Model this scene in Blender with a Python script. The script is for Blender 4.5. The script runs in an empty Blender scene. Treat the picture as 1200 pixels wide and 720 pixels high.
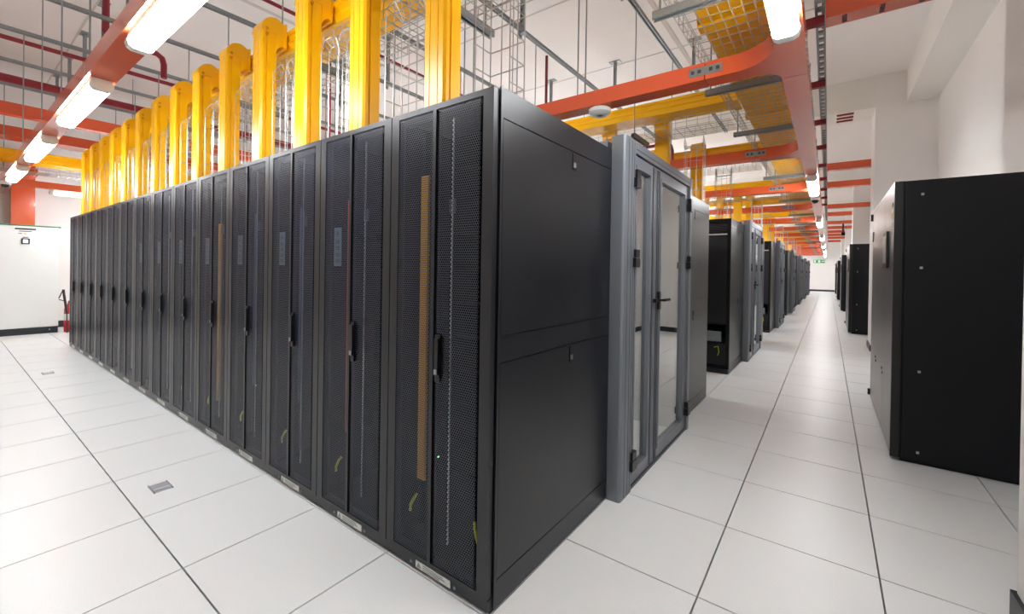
import bpy, math, random
from mathutils import Matrix, Vector
random.seed(4)
sc = bpy.context.scene
C = sc.collection

# ------------------------------------------------------------------ camera
cd = bpy.data.cameras.new('camera'); cam = bpy.data.objects.new('camera', cd); C.objects.link(cam)
F_, CX, CY = 501.53, 595.71, 317.29
yaw, pit, rol = 0.641868, -0.0047238, -0.0156479
fw = Vector((-math.sin(yaw)*math.cos(pit), math.cos(yaw)*math.cos(pit), math.sin(pit)))
rt = Vector((math.cos(yaw), math.sin(yaw), 0)); dn = fw.cross(rt)
r2 = rt*math.cos(rol) + dn*math.sin(rol); d2 = -rt*math.sin(rol) + dn*math.cos(rol)
m = Matrix.Identity(4)
for i in range(3):
    m[i][0] = r2[i]; m[i][1] = -d2[i]; m[i][2] = -fw[i]
m[0][3], m[1][3], m[2][3] = 1.00261, -1.24286, 1.31072
cam.matrix_world = m
cd.sensor_width = 36; cd.lens = F_/1200*36
cd.shift_x = (600-CX)/1200; cd.shift_y = (CY-360)/1200
cd.clip_start = 0.02; cd.clip_end = 200
sc.camera = cam

# ------------------------------------------------------------------ world, exposure
w = bpy.data.worlds.new('world'); sc.world = w; w.use_nodes = True
w.node_tree.nodes['Background'].inputs[0].default_value = (0.6, 0.62, 0.65, 1)
w.node_tree.nodes['Background'].inputs[1].default_value = 0.05
vs = sc.view_settings
vs.view_transform = 'Standard'; vs.look = 'None'; vs.gamma = 1; vs.use_curve_mapping = False
vs.exposure = 1.85
LAMP = 15.0          # emission of the fluorescent diffusers

# ------------------------------------------------------------------ materials
def lin(c):
    return tuple(((v/255)/12.92 if v/255 <= 0.04045 else ((v/255+0.055)/1.055)**2.4) for v in c)
M = {}
def mat(name, rgb, rough=0.5, metal=0.0, spec=0.5, noise=None, bump=None, emit=0.0, coat=0.0):
    mt = bpy.data.materials.new(name); mt.use_nodes = True
    nt = mt.node_tree; b = nt.nodes['Principled BSDF']
    c = lin(rgb)
    b.inputs['Base Color'].default_value = (*c, 1); b.inputs['Roughness'].default_value = rough
    b.inputs['Metallic'].default_value = metal; b.inputs['Specular IOR Level'].default_value = spec
    b.inputs['Coat Weight'].default_value = coat
    if noise or bump:
        tc = nt.nodes.new('ShaderNodeTexCoord')
    if noise:      # (scale, amount, stretch)
        sca, amt = noise[0], noise[1]
        mp = nt.nodes.new('ShaderNodeMapping'); nt.links.new(tc.outputs['Object'], mp.inputs[0])
        mp.inputs['Scale'].default_value = noise[2] if len(noise) > 2 else (1, 1, 1)
        n = nt.nodes.new('ShaderNodeTexNoise'); n.inputs['Scale'].default_value = sca; n.inputs['Detail'].default_value = 4
        nt.links.new(mp.outputs[0], n.inputs['Vector'])
        r = nt.nodes.new('ShaderNodeValToRGB')
        r.color_ramp.elements[0].position = 0.3; r.color_ramp.elements[1].position = 0.7
        r.color_ramp.elements[0].color = (*[max(0, v*(1-amt)) for v in c], 1)
        r.color_ramp.elements[1].color = (*[min(1, v*(1+amt)) for v in c], 1)
        nt.links.new(n.outputs['Fac'], r.inputs[0]); nt.links.new(r.outputs[0], b.inputs['Base Color'])
    if bump:
        n2 = nt.nodes.new('ShaderNodeTexNoise'); n2.inputs['Scale'].default_value = bump[0]
        nt.links.new(tc.outputs['Object'], n2.inputs['Vector'])
        bp = nt.nodes.new('ShaderNodeBump'); bp.inputs['Strength'].default_value = bump[1]; bp.inputs['Distance'].default_value = 0.002
        nt.links.new(n2.outputs['Fac'], bp.inputs['Height']); nt.links.new(bp.outputs[0], b.inputs['Normal'])
    if emit:
        b.inputs['Emission Color'].default_value = (*c, 1); b.inputs['Emission Strength'].default_value = emit
    M[name] = mt
    return mt
mat('tile', (239, 241, 241), 0.33, noise=(260, 0.05), spec=0.4)
mat('subfloor', (22, 23, 30), 0.8)
mat('wall', (238, 233, 229), 0.75, noise=(1.2, 0.02), bump=(60, 0.05))
mat('ceiling', (240, 236, 232), 0.8, noise=(0.8, 0.02))
mat('beam', (236, 232, 225), 0.8, noise=(1.0, 0.02))
mat('joint', (214, 207, 200), 0.8)
mat('baseboard', (38, 42, 46), 0.4)
mat('rack', (16, 18, 24), 0.33, spec=0.55, bump=(900, 0.1))
mat('open_gear', (26, 27, 32), 0.4)
mat('rack_body', (10, 10, 12), 0.6, spec=0.3)
mat('rack_mesh', (38, 44, 60), 0.3, spec=0.7)
mat('black', (13, 13, 15), 0.35)
mat('gear', (5, 5, 7), 0.8, spec=0.1)
mat('crac', (12, 14, 19), 0.45, spec=0.3)
mat('steel', (150, 147, 145), 0.36, 1.0, noise=(5, 0.06, (40, 40, 1)))
mat('frame', (116, 121, 128), 0.36, 0.25)
mat('frame_dark', (66, 70, 76), 0.4, 0.2)
mat('yellow', (250, 184, 0), 0.32, spec=0.5)
mat('yellow_dark', (214, 140, 8), 0.5)
mat('orange', (230, 96, 56), 0.24, spec=0.6, coat=0.4)
mat('galv', (150, 156, 158), 0.42, 0.6, noise=(60, 0.08))
mat('galv_dark', (72, 76, 80), 0.5, 0.4)
mat('wire', (192, 194, 192), 0.35, 0.7)
mat('red_pipe', (140, 32, 44), 0.4)
mat('white', (236, 238, 236), 0.4)
mat('plastic', (238, 236, 228), 0.45)
mat('sticker', (222, 222, 214), 0.5)
mat('ink', (30, 30, 34), 0.6)
mat('label_blue', (96, 118, 132), 0.5)
mat('label_dark', (62, 82, 98), 0.5)
mat('amber', (205, 150, 0), 0.5)
mat('earth', (188, 196, 40), 0.5)
mat('earth_green', (70, 130, 50), 0.5)
mat('silver', (190, 194, 200), 0.3, 0.7)
mat('cable_red', (170, 40, 34), 0.5)
mat('cable_blue', (52, 74, 120), 0.5)
mat('green_edge', (58, 130, 92), 0.4)
mat('ext_red', (196, 20, 30), 0.3)
mat('screen', (225, 232, 240), 0.3, emit=0.6)
mat('screen_grey', (205, 200, 196), 0.4)
mat('exit_green', (50, 160, 90), 0.4, emit=0.1)
mat('red_led', (214, 60, 46), 0.4)
mat('yellow_tag', (232, 200, 60), 0.5)
mat('led', (120, 255, 140), 0.4, emit=3)
mat('lamp', (247, 252, 255), 0.4, emit=LAMP)
# glass: clear sheet, mirror-like at grazing angles
g = bpy.data.materials.new('glass'); g.use_nodes = True; nt = g.node_tree; nt.nodes.clear()
o_ = nt.nodes.new('ShaderNodeOutputMaterial'); mx = nt.nodes.new('ShaderNodeMixShader')
tr = nt.nodes.new('ShaderNodeBsdfTransparent'); tr.inputs[0].default_value = (0.88, 0.9, 0.9, 1)
gl = nt.nodes.new('ShaderNodeBsdfGlossy'); gl.inputs['Roughness'].default_value = 0.01; gl.inputs[0].default_value = (0.95, 0.96, 0.95, 1)
lw = nt.nodes.new('ShaderNodeLayerWeight'); lw.inputs['Blend'].default_value = 0.5
pw = nt.nodes.new('ShaderNodeMath'); pw.operation = 'POWER'; pw.inputs[1].default_value = 2.2
ma = nt.nodes.new('ShaderNodeMath'); ma.operation = 'MULTIPLY_ADD'; ma.inputs[1].default_value = 0.9; ma.inputs[2].default_value = 0.06
ma.use_clamp = True
nt.links.new(lw.outputs['Facing'], pw.inputs[0]); nt.links.new(pw.outputs[0], ma.inputs[0]); nt.links.new(ma.outputs[0], mx.inputs[0])
nt.links.new(tr.outputs[0], mx.inputs[1]); nt.links.new(gl.outputs[0], mx.inputs[2]); nt.links.new(mx.outputs[0], o_.inputs[0])
M['glass'] = g

# ------------------------------------------------------------------ mesh helpers
class MB:
    def __init__(s): s.v = []; s.f = []
    def box(s, x0, x1, y0, y1, z0, z1):
        if x1 < x0: x0, x1 = x1, x0
        if y1 < y0: y0, y1 = y1, y0
        b = len(s.v)
        s.v += [(x0,y0,z0),(x1,y0,z0),(x1,y1,z0),(x0,y1,z0),(x0,y0,z1),(x1,y0,z1),(x1,y1,z1),(x0,y1,z1)]
        s.f += [tuple(b+i for i in q) for q in ((0,3,2,1),(4,5,6,7),(0,1,5,4),(1,2,6,5),(2,3,7,6),(3,0,4,7))]
        return s
    def prism(s, poly, axis, a, b):
        # poly: 2D points (counter-clockwise seen from +axis); axis 'x': (y,z), 'y': (z,x), 'z': (x,y)
        n = len(poly); o = len(s.v)
        area = sum(poly[i][0]*poly[(i+1) % n][1]-poly[(i+1) % n][0]*poly[i][1] for i in range(n))
        if area < 0: poly = poly[::-1]
        for t in (a, b):
            for p, q in poly:
                s.v.append({'x': (t, p, q), 'y': (q, t, p), 'z': (p, q, t)}[axis])
        s.f.append(tuple(o+i for i in range(n-1, -1, -1))); s.f.append(tuple(o+n+i for i in range(n)))
        for i in range(n):
            j = (i+1) % n
            s.f.append((o+i, o+j, o+n+j, o+n+i))
        return s
    def tube(s, pts, r, n=8, closed=False):
        pts = [Vector(p) for p in pts]; o = len(s.v); k = len(pts)
        ref = None
        for i, p in enumerate(pts):
            a = pts[i-1] if (i or closed) else p; b = pts[(i+1) % k] if (i < k-1 or closed) else p
            t = (b-a).normalized()
            if ref is None: ref = Vector((0,0,1)) if abs(t.z) < 0.9 else Vector((1,0,0))
            u = (ref - t*ref.dot(t)).normalized(); ref = u; q = t.cross(u)
            for j in range(n):
                an = 2*math.pi*j/n
                s.v.append(tuple(p + u*(r*math.cos(an)) + q*(r*math.sin(an))))
        for i in range(k if closed else k-1):
            i2 = (i+1) % k
            for j in range(n):
                j2 = (j+1) % n
                s.f.append((o+i*n+j, o+i*n+j2, o+i2*n+j2, o+i2*n+j))
        if not closed:
            s.f.append(tuple(o+j for j in range(n-1, -1, -1))); s.f.append(tuple(o+(k-1)*n+j for j in range(n)))
        return s
    def lathe(s, prof, n=16, c=(0,0,0)):
        o = len(s.v)
        for r, z in prof:
            for j in range(n):
                a = 2*math.pi*j/n
                s.v.append((c[0]+r*math.cos(a), c[1]+r*math.sin(a), c[2]+z))
        for i in range(len(prof)-1):
            for j in range(n):
                j2 = (j+1) % n
                s.f.append((o+i*n+j, o+i*n+j2, o+(i+1)*n+j2, o+(i+1)*n+j))
        s.f.append(tuple(o+j for j in range(n-1, -1, -1))); s.f.append(tuple(o+(len(prof)-1)*n+j for j in range(n)))
        return s
    def mesh(s, name, material, smooth=False):
        me = bpy.data.meshes.new(name); me.from_pydata(s.v, [], s.f); me.materials.append(M[material])
        if smooth:
            me.polygons.foreach_set('use_smooth', [True]*len(me.polygons))
            try: me.set_sharp_from_angle(angle=math.radians(40))
            except Exception: pass
        me.update()
        return me
    def build(s, name, material, parent=None, smooth=False):
        return link(name, s.mesh(name, material, smooth), parent)
def link(name, me, parent=None, loc=(0,0,0)):
    o = bpy.data.objects.new(name, me); C.objects.link(o); o.location = loc
    if parent: o.parent = parent
    return o
def empty(name, loc=(0,0,0), rz=0):
    o = bpy.data.objects.new(name, None); C.objects.link(o); o.location = loc; o.rotation_euler = (0,0,rz); o.empty_display_size = 0.1
    return o
def tag(o, label, cat, group=None):
    o['label'] = label; o['category'] = cat
    if group: o['group'] = group
    return o
def struct(o, label=None):
    o['kind'] = 'structure'
    if label: o['label'] = label
    return o
def B(*a): return MB().box(*a)
ORD = ['first','second','third','fourth','fifth','sixth','seventh','eighth','ninth','tenth','eleventh','twelfth','thirteenth','fourteenth']

# ================================================================== ROOM SHELL
XL, XR, YN, YF_, ZC = -11.3, 2.37, -4.6, 37.5, 4.67
ZB = 4.14
fl = struct(B(XL-0.2, XR+0.3, YN-0.2, YF_+0.2, -0.2, -0.03).build('floor', 'subfloor'), 'raised access floor of white square tiles with dark joints')
struct(B(XL-0.2, XR+0.3, YN-0.2, YF_+0.2, ZC, ZC+0.2).build('ceiling', 'ceiling'), 'bare off-white ceiling slab')
struct(B(XL-0.2, XL, YN, YF_, -0.03, ZC).build('wall_left', 'wall'), 'plain white wall behind the white cabinet')
struct(B(XR, XR+0.3, YN, YF_, -0.03, ZC).build('wall_right', 'wall'), 'off-white wall behind the black cooling cabinets')
struct(B(XL, XR, YF_, YF_+0.2, -0.03, ZC).build('wall_far', 'wall'), 'white end wall at the far end of the aisle')
struct(B(XL, XR, YN-0.2, YN, -0.03, ZC).build('wall_near', 'wall'), 'white wall behind the viewpoint')
struct(B(XL, XL+0.015, YN, YF_, -0.002, 0.13).build('baseboard_left', 'baseboard'))
struct(B(XL, XR, YF_-0.015, YF_, -0.002, 0.13).build('baseboard_far', 'baseboard'))
struct(B(XR-0.015, XR, 1.24, YF_, -0.002, 0.1).build('baseboard_right', 'baseboard'))
# pillars and beams (right side bays, 7.73 m apart)
bays = [0.54, 8.27, 16.0, 23.73, 31.46]
for i, y in enumerate(bays):
    y0 = YN if i == 0 else y
    p = struct(B(1.6, XR, y0, y+0.7, -0.03, ZC).build('pillar', 'wall'), 'off-white square pillar standing out of the right wall')
    MB().box(1.585, 1.6, y0, y+0.7, -0.002, 0.1).box(1.585, XR, y-0.015, y, -0.002, 0.1).box(1.585, XR, y+0.7, y+0.715, -0.002, 0.1).build('baseboard_strip', 'baseboard', p)
    if i:
        struct(B(XL, 1.6, y, y+0.7, ZB, ZC).build('ceiling_beam', 'beam'), 'deep off-white concrete beam crossing the ceiling')
struct(B(1.99, XR, 1.24, YF_, ZB, ZC).build('ceiling_beam', 'beam'), 'off-white concrete beam running along the right wall')
struct(B(2.12, XR, 1.24, 3.92, -0.03, ZB).build('pillar', 'wall'), 'shallow off-white wall pilaster beside the near pillar')
# construction joints in the slab
for a in ((XL, XR, 3.44, 3.46), (XL, XR, 5.40, 5.42), (XL, XR, -0.02, 0.0)):
    o = B(a[0], a[1], a[2], a[3], ZC-0.006, ZC+0.01).build('ceiling_joint', 'joint'); struct(o)
for x in (-0.82, -5.0, -9.0):
    struct(B(x-0.03, x+0.03, -4, 8.27, ZC-0.006, ZC+0.01).build('ceiling_joint', 'joint'))
# three red fixing plates under the far beam
for k, yy in enumerate((8.36, 8.56, 8.76)):
    tag(B(1.08, 1.32, yy, yy+0.05, ZB-0.02, ZB).build('fixing_plate', 'red_pipe'), '%s red fixing plate under the beam beside the right pillar, counted from the viewer' % ORD[k], 'plate', 'red fixing plates under the beam')

# ---------------------------------------------------------------- floor tiles
T = 0.6
tile_me = MB()
e = T/2-0.0034
tile_me.prism([(-e,-e),(e,-e),(e,e),(-e,e)], 'z', -0.03, 0)
tile_me = tile_me.mesh('floor_tile', 'tile')
cells = []
for i in range(-19, 4):
    for j in range(-8, 63):
        x, y = (i+0.5)*T, (j+0.5)*T
        front = y < 0; aisle = 0 < x < 1.6; west = x < -8.4 and y < 4
        cold = 1.2 < y < 2.4 and x > -3.0; gap = x > -1.8 and ((y-3.6) % 4.8) < 1.2 and y > 3.6
        bay = x > 1.6 and y > 1.24
        vis = front or aisle or west or cold or gap or bay
        d = math.hypot(x-1, y+1.24)
        # in front of the lens?
        fwd = (x-1)*fw.x + (y+1.24)*fw.y
        rgt = (x-1)*rt.x + (y+1.24)*rt.y
        ok = vis and fwd > 0.35 and abs(rgt) < 1.45*fwd + 0.6
        cells.append((d if ok else 1e3+d, x, y, i, j))
cells.sort()
grille = {(-1, 2), (-1, 3), (-2, 2), (-3, 2), (-2, 3), (-3, 3)}
cnt = 0; rest = MB()
gm = MB()                                                   # perforated tile of the cold aisle
for k in range(15):
    a0 = -e + k*(2*e)/14.5
    gm.box(a0, a0+0.022, -e, e, -0.03, 0)
for q in (-e, -0.1, 0.1, e-0.02): gm.box(-e, e, q, q+0.02, -0.03, -0.001)
gm = gm.mesh('perforated_floor_tile', 'tile')
for d, x, y, i, j in cells:
    if (i, j) in grille:
        link('perforated_floor_tile', gm, fl, (x, y, 0)); continue
    if cnt < 290 and d < 900:
        link('floor_tile', tile_me, fl, (x, y, 0)); cnt += 1
    else:
        if x-e < XR and x+e > XL:
            rest.box(max(x-e, XL), min(x+e, XR), y-e, y+e, -0.03, 0)
o = rest.build('floor_tiles', 'tile', fl); o['kind'] = 'stuff'; o['label'] = 'further white floor tiles'
# metal floor outlets
for lab, fx, fy in (('silver floor outlet box lid in the tile nearest the viewer', -2.1, -0.45), ('small silver floor outlet lid far along the front aisle', -6.3, -0.45)):
    t = tag(empty('floor_outlet', (fx, fy, 0)), lab, 'floor outlet', 'floor outlets')
    B(-0.055, 0.055, -0.04, 0.04, 0, 0.006).build('lid', 'silver', t)
    B(-0.095, -0.055, -0.04, 0.04, 0, 0.004).build('cable_flap', 'white', t)
    MB().box(-0.06, 0.06, -0.045, -0.04, 0, 0.008).box(-0.06, 0.06, 0.04, 0.045, 0, 0.008).build('rim', 'galv', t)
    B(0.02, 0.026, -0.04, 0.04, 0.006, 0.008).build('hinge', 'white', t)

# ================================================================== SERVER RACKS
W, D, H = 0.6, 1.2, 2.0
def honey(w, h, p=0.011, wall=0.0016):
    mb = MB(); R = p/math.sqrt(3); r = R - wall*1.15
    row = 0; y = 0
    cs = [(math.cos(math.radians(60*k+30)), math.sin(math.radians(60*k+30))) for k in range(6)]
    v, f = mb.v, mb.f
    while y <= h:
        x = 0 if row % 2 == 0 else p/2
        while x <= w + 1e-6:
            o = len(v)
            for c, s in cs: v.append((x-w/2+R*c, 0, y+R*s))
            for c, s in cs: v.append((x-w/2+r*c, 0, y+r*s))
            for k in range(6):
                k2 = (k+1) % 6
                f.append((o+k, o+k2, o+6+k2, o+6+k))
            x += p
        y += 1.5*R; row += 1
    return mb
me_honey = honey(0.222, 1.894).mesh('mesh_panel', 'rack_mesh')
mb = MB()                                                   # shell of the rack
mb.box(-0.298, -0.292, 0.05, D, 0.07, 1.995).box(0.292, 0.298, 0.05, D, 0.07, 1.995).box(-0.298, 0.298, 0.05, D, 1.985, H)
mb.box(-0.292, 0.292, D-0.01, D, 0.07, 1.985).box(-0.298, 0.298, 0.05, D, 0.055, 0.075)
for s in (-1, 1): mb.box(s*0.26, s*0.292, 0.05, 0.08, 0.075, 1.985)
mb.box(-0.26, 0.26, 0.05, 0.08, 1.955, 1.985)
me_body = mb.mesh('body', 'rack_body')
mb = MB().box(-0.3, 0.3, 0.006, D-0.02, 0.012, 0.055).box(-0.299, 0.299, 0.02, D-0.03, 0, 0.012)
me_plinth = mb.mesh('plinth', 'rack')
me_pl_label = B(-0.1, 0.105, 0.003, 0.006, 0.018, 0.048).mesh('warning_label', 'sticker')
mb = MB().prism([(0.022, -0.094), (0.022, -0.068), (0.044, -0.081)], 'y', 0.001, 0.003)
for k, wd in ((0, 0.12), (1, 0.13), (2, 0.1)): mb.box(-0.055, -0.055+wd, 0.0015, 0.003, 0.039-k*0.008, 0.042-k*0.008)
me_pl_ink = mb.mesh('printed_lines', 'galv')
mb = MB()
for s in (-1, 1):
    mb.box(s*0.13+0.0-0.005, s*0.13+0.005, 0.002, 0.006, 0.026, 0.036)
me_pl_bolt = mb.mesh('bolt', 'galv')
mb = MB()                                                   # door frame
mb.box(-0.297, -0.246, 0, 0.03, 0.058, 1.992).box(0.246, 0.297, 0, 0.03, 0.058, 1.992)
mb.box(-0.246, 0.246, 0, 0.03, 0.058, 0.074).box(-0.246, 0.246, 0, 0.03, 1.968, 1.992)
mb.box(-0.026, -0.008, -0.002, 0.03, 0.074, 1.968)
me_door = mb.mesh('door', 'rack')
mb = MB().box(0.01, 0.038, -0.007, 0.0, 0.84, 1.035).box(0.014, 0.034, -0.016, -0.007, 0.87, 1.02)
me_handle = mb.mesh('handle', 'black')
me_lock = MB().box(0.016, 0.032, -0.02, -0.016, 0.872, 0.892).mesh('lock', 'galv')
me_rail = [MB().box(s*0.225, s*0.24, 0.14, 0.17, 0.09, 1.95).mesh('mounting_rail', 'gear') for s in (-1, 1)]
mb = MB()
for k in range(11):
    z = 0.16+k*0.165
    mb.box(-0.222, 0.222, 0.3, 0.9, z, z+0.15)
me_gear = mb.mesh('blanking_panels', 'gear')
me_white = B(0.053, 0.058, 0.034, 0.04, 0.16, 1.93).mesh('vertical_strip', 'silver')
me_amber = B(-0.163, -0.118, 0.06, 0.073, 0.36, 1.72).mesh('cable_duct', 'amber')
me_red = B(-0.092, -0.08, 0.034, 0.044, 0.45, 1.65).mesh('patch_cable', 'cable_red')
me_blue = B(0.01, 0.032, 0.04, 0.05, 0.5, 1.65).mesh('patch_cable', 'cable_blue')
me_tagw = MB().box(0.024, 0.06, 0.05, 0.056, 1.54, 1.6).mesh('asset_tag', 'label_dark')
me_earth = []
for x, z, s in ((-0.18, 0.24, 1), (0.2, 0.24, -1)):
    me_earth.append(MB().tube([(x+0.018*s, 0.06, z+0.05), (x+0.008*s, 0.05, z+0.03), (x-0.006*s, 0.045, z), (x-0.014*s, 0.05, z-0.03)], 0.0065, 6).mesh('earth_wire', 'earth', True))
me_door_label = B(-0.187, -0.120, 0.016, 0.019, 1.31, 1.51).mesh('name_label', 'label_blue')
mb = MB().prism([(1.468, -0.172), (1.468, -0.136), (1.495, -0.154)], 'y', 0.0145, 0.016)
for k in range(4): mb.box(-0.170, -0.138, 0.0147, 0.016, 1.325+k*0.034, 1.347+k*0.034)
me_door_ink = mb.mesh('printed_marks', 'label_dark')
me_led = B(-0.065, -0.06, 0.09, 0.095, 0.47, 0.475).mesh('status_light', 'led')
# side cover panels of an end rack, on local +x or -x side
def side_meshes(s):
    out = []
    def bx(*a): return MB().box(s*a[0], s*a[1], *a[2:])
    out.append(('side_rail', bx(0.298, 0.306, 0.034, D, 1.886, H).mesh('side_rail', 'rack'), []))
    lat = lambda z: [('latch', MB().box(s*0.306, s*0.309, 0.6, 0.635, z-0.04, z+0.04).mesh('latch', 'black')),
                     ('latch_button', MB().box(s*0.308, s*0.311, 0.607, 0.628, z-0.028, z-0.004).mesh('latch_button', 'galv'))]
    out.append(('side_panel', bx(0.298, 0.306, 0.05, D, 1.052, 1.881).mesh('side_panel', 'rack'), lat(1.835)))
    out.append(('side_strip', bx(0.298, 0.3055, 0.05, D, 0.949, 1.0485).mesh('side_strip', 'rack'), []))
    out.append(('side_panel', bx(0.298, 0.306, 0.05, D, 0.119, 0.945).mesh('side_panel', 'rack'), lat(0.9)))
    out.append(('side_plinth', bx(0.298, 0.306, 0.034, D, 0.012, 0.1145).mesh('side_plinth', 'rack'), []))
    out.append(('corner_post', bx(0.296, 0.306, 0.034, 0.048, 0.1145, 1.886).mesh('corner_post', 'rack'), []))
    return out
SIDE = {1: side_meshes(1), -1: side_meshes(-1)}
# open-front rack variant (second pod)
mb = MB().box(-0.26, -0.005, 0.1, 0.7, 0.62, 1.78).box(0.005, 0.26, 0.1, 0.7, 0.62, 1.78); me_open_panels = mb.mesh('front_panels', 'open_gear')
mb = MB()
for k in range(9): mb.box(-0.25, 0.25, 0.1, 0.2, 1.83+k*0.017, 1.84+k*0.017)
me_open_vent = mb.mesh('vent_grille', 'black')
me_open_patch = B(-0.25, 0.2, 0.085, 0.1, 0.40, 0.53).mesh('patch_panel', 'galv')
me_open_shelf = B(-0.26, 0.26, 0.06, 0.1, 1.79, 1.81).mesh('shelf', 'sticker')
me_open_box = B(-0.26, 0.26, 0.1, 0.8, 0.09, 0.38).mesh('equipment', 'black')
mb = MB().tube([(0.12, 0.085, 0.32), (0.17, 0.07, 0.34), (0.18, 0.07, 0.26), (0.165, 0.075, 0.22)], 0.006, 5); me_open_wire = mb.mesh('earth_wire', 'earth')

def rack(x, y, face, label, group, side=0, detail=2, idx=0, name='server_rack', kind='door'):
    t = tag(empty(name, (x, y, 0), 0 if face < 0 else math.pi), label, 'server rack', group)
    link('body', me_body, t)
    p = link('plinth', me_plinth, t)
    if detail:
        link('warning_label', me_pl_label, p)
        if detail > 1: link('printed_lines', me_pl_ink, p); link('bolt', me_pl_bolt, p)
    if kind == 'door':
        d = link('door', me_door, t)
        link('mesh_panel', me_honey, d, (-0.136, 0.003, 0.076)); link('mesh_panel', me_honey, d, (0.119, 0.003, 0.076))
        if detail:
            link('handle', me_handle, d)
            if detail > 1: link('lock', me_lock, d)
            if 1 <= idx <= 7: link('name_label', me_door_label, d); link('printed_marks', me_door_ink, d)
        link('blanking_panels', me_gear, t)
        for r in me_rail: link('mounting_rail', r, t)
        if detail > 1:
            link('vertical_strip', me_white, t); [link('earth_wire', q, t) for q in me_earth]; link('asset_tag', me_tagw, t)
            if idx in (0, 4): link('cable_duct', me_amber, t, (0, 0, 0) if idx == 0 else (0.1, 0, -0.1))
            if idx in (1, 5): link('patch_cable', me_red, t)
            if idx in (2, 3): link('patch_cable', me_blue, t)
            if idx in (0, 2, 3): link('status_light', me_led, t)
    else:
        link('front_panels', me_open_panels, t); link('vent_grille', me_open_vent, t); link('patch_panel', me_open_patch, t)
        link('shelf', me_open_shelf, t); link('equipment', me_open_box, t); link('earth_wire', me_open_wire, t)
    if side:
        for n, me, subs in SIDE[side]:
            q = link(n, me, t)
            for sn, sm in subs: link(sn, sm, q)
    return t
for i in range(14):
    lab = 'black server rack with perforated split door at the near corner, amber cable duct inside' if i == 0 else \
          ('black perforated-door server rack at the far left end of the front row' if i == 13 else
           'black perforated-door server rack, %s from the near corner in the front row' % ORD[i])
    rack(-0.303-0.6*i, 0, -1, lab, 'front row server racks', 1 if i == 0 else 0, 2 if i < 9 else 1, i)
for i in range(5):
    lab = 'grey-lit end rack just behind the glass doors of the nearest enclosure' if i == 0 else 'server rack behind the nearest glass doors, %s from the aisle' % ORD[i]
    rack(-0.303-0.6*i, 3.6, 1, lab, 'second row server racks', -1 if i == 0 else 0, 1, 9)
PODS = [0, 4.8, 9.6, 14.4, 19.2, 24.0, 28.8]
for k, y in enumerate(PODS[1:], 1):
    n = 3 if k == 1 else 2
    for i in range(n):
        lab = 'black end rack facing the gap before the %s glass-door enclosure' % ORD[k] if i == 0 else 'inner rack, %s from the aisle, before the %s glass-door enclosure' % (ORD[i], ORD[k])
        rack(-0.303-0.6*i, y, -1, lab, 'racks along the aisle', 1 if i == 0 else 0, 0, 9, kind='open' if k in (1, 2) else 'door')
    lab = 'end rack on the far side of the %s glass-door enclosure' % ORD[k]
    rack(-0.303, y+3.6, 1, lab, 'racks along the aisle', -1, 0, 9, kind='open')

# ---------------------------------------------------------------- glass-door enclosures between the rack rows
def rounded(x0, x1, y0, y1, r, n=4):
    pts = [(x0, y0)]
    for k in range(n+1):
        a = -math.pi/2 + k*math.pi/2/n
        pts.append((x1-r+r*math.cos(a), y0+r+r*math.sin(a)))
    pts += [(x1, y1), (x0, y1)]
    return pts
def leafmesh(y0, y1, g0, g1):
    mb = MB()
    mb.box(0.03, 0.07, y0, g0, 0.02, 2.0).box(0.03, 0.07, g1, y1, 0.02, 2.0)
    mb.box(0.03, 0.07, g0, g1, 0.02, 0.105).box(0.03, 0.07, g0, g1, 1.925, 2.0)
    i = 0.012                                            # raised glazing bead
    for a in ((g0-0.02, g0, 0.085, 1.945), (g1, g1+0.02, 0.085, 1.945)): mb.box(0.07, 0.076, a[0], a[1], a[2], a[3])
    mb.box(0.07, 0.076, g0, g1, 0.085, 0.105).box(0.07, 0.076, g0, g1, 1.925, 1.945)
    return mb.mesh('door_leaf', 'frame')
DOOR = dict(
    post1=MB().prism(rounded(0.0045, 0.085, 1.06, 1.226, 0.018), 'z', 0, 2.075).mesh('post', 'frame', True),
    post2=B(0.0045, 0.085, 2.474, 2.53, 0, 2.075).mesh('post', 'frame'),
    header=MB().box(0.02, 0.082, 1.226, 2.474, 2.006, 2.075).mesh('header', 'frame'),
    sill=B(0.02, 0.078, 1.226, 2.474, 0.0, 0.016).mesh('sill', 'frame_dark'),
    leafL=leafmesh(1.23, 1.632, 1.285, 1.525), leafR=leafmesh(1.638, 2.47, 1.76, 2.36),
    gL=B(0.046, 0.052, 1.285, 1.525, 0.105, 1.925).mesh('glass_pane', 'glass'),
    gR=B(0.046, 0.052, 1.76, 2.36, 0.105, 1.925).mesh('glass_pane', 'glass'),
    pgroove=B(0.0845, 0.0862, 0, 0.004, 0.01, 2.06).mesh('groove', 'frame_dark'), hgroove=B(0.0815, 0.083, 1.24, 2.46, 2.028, 2.034).mesh('groove', 'frame_dark'),
    groove=MB().box(0.07, 0.0745, 1.58, 1.60, 0.03, 1.99).mesh('groove', 'frame_dark'),
    grooveR=MB().box(0.07, 0.0745, 1.67, 1.685, 0.03, 1.99).box(0.07, 0.0745, 1.705, 1.715, 0.03, 1.99).mesh('groove', 'frame_dark'),
    hinge=MB().box(0.07, 0.105, -0.035, 0.035, -0.05, 0.005).box(0.07, 0.1, -0.02, 0.04, 0.008, 0.055).mesh('hinge', 'black'),
    handle=MB().box(0.076, 0.09, 1.69, 1.725, 1.05, 1.17).box(0.09, 0.125, 1.70, 1.715, 1.105, 1.12).box(0.11, 0.125, 1.70, 1.83, 1.104, 1.122).mesh('lever_handle', 'black'),
    knob=MB().box(0.076, 0.1, 1.6, 1.63, 1.1, 1.125).mesh('knob', 'black'))
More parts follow.
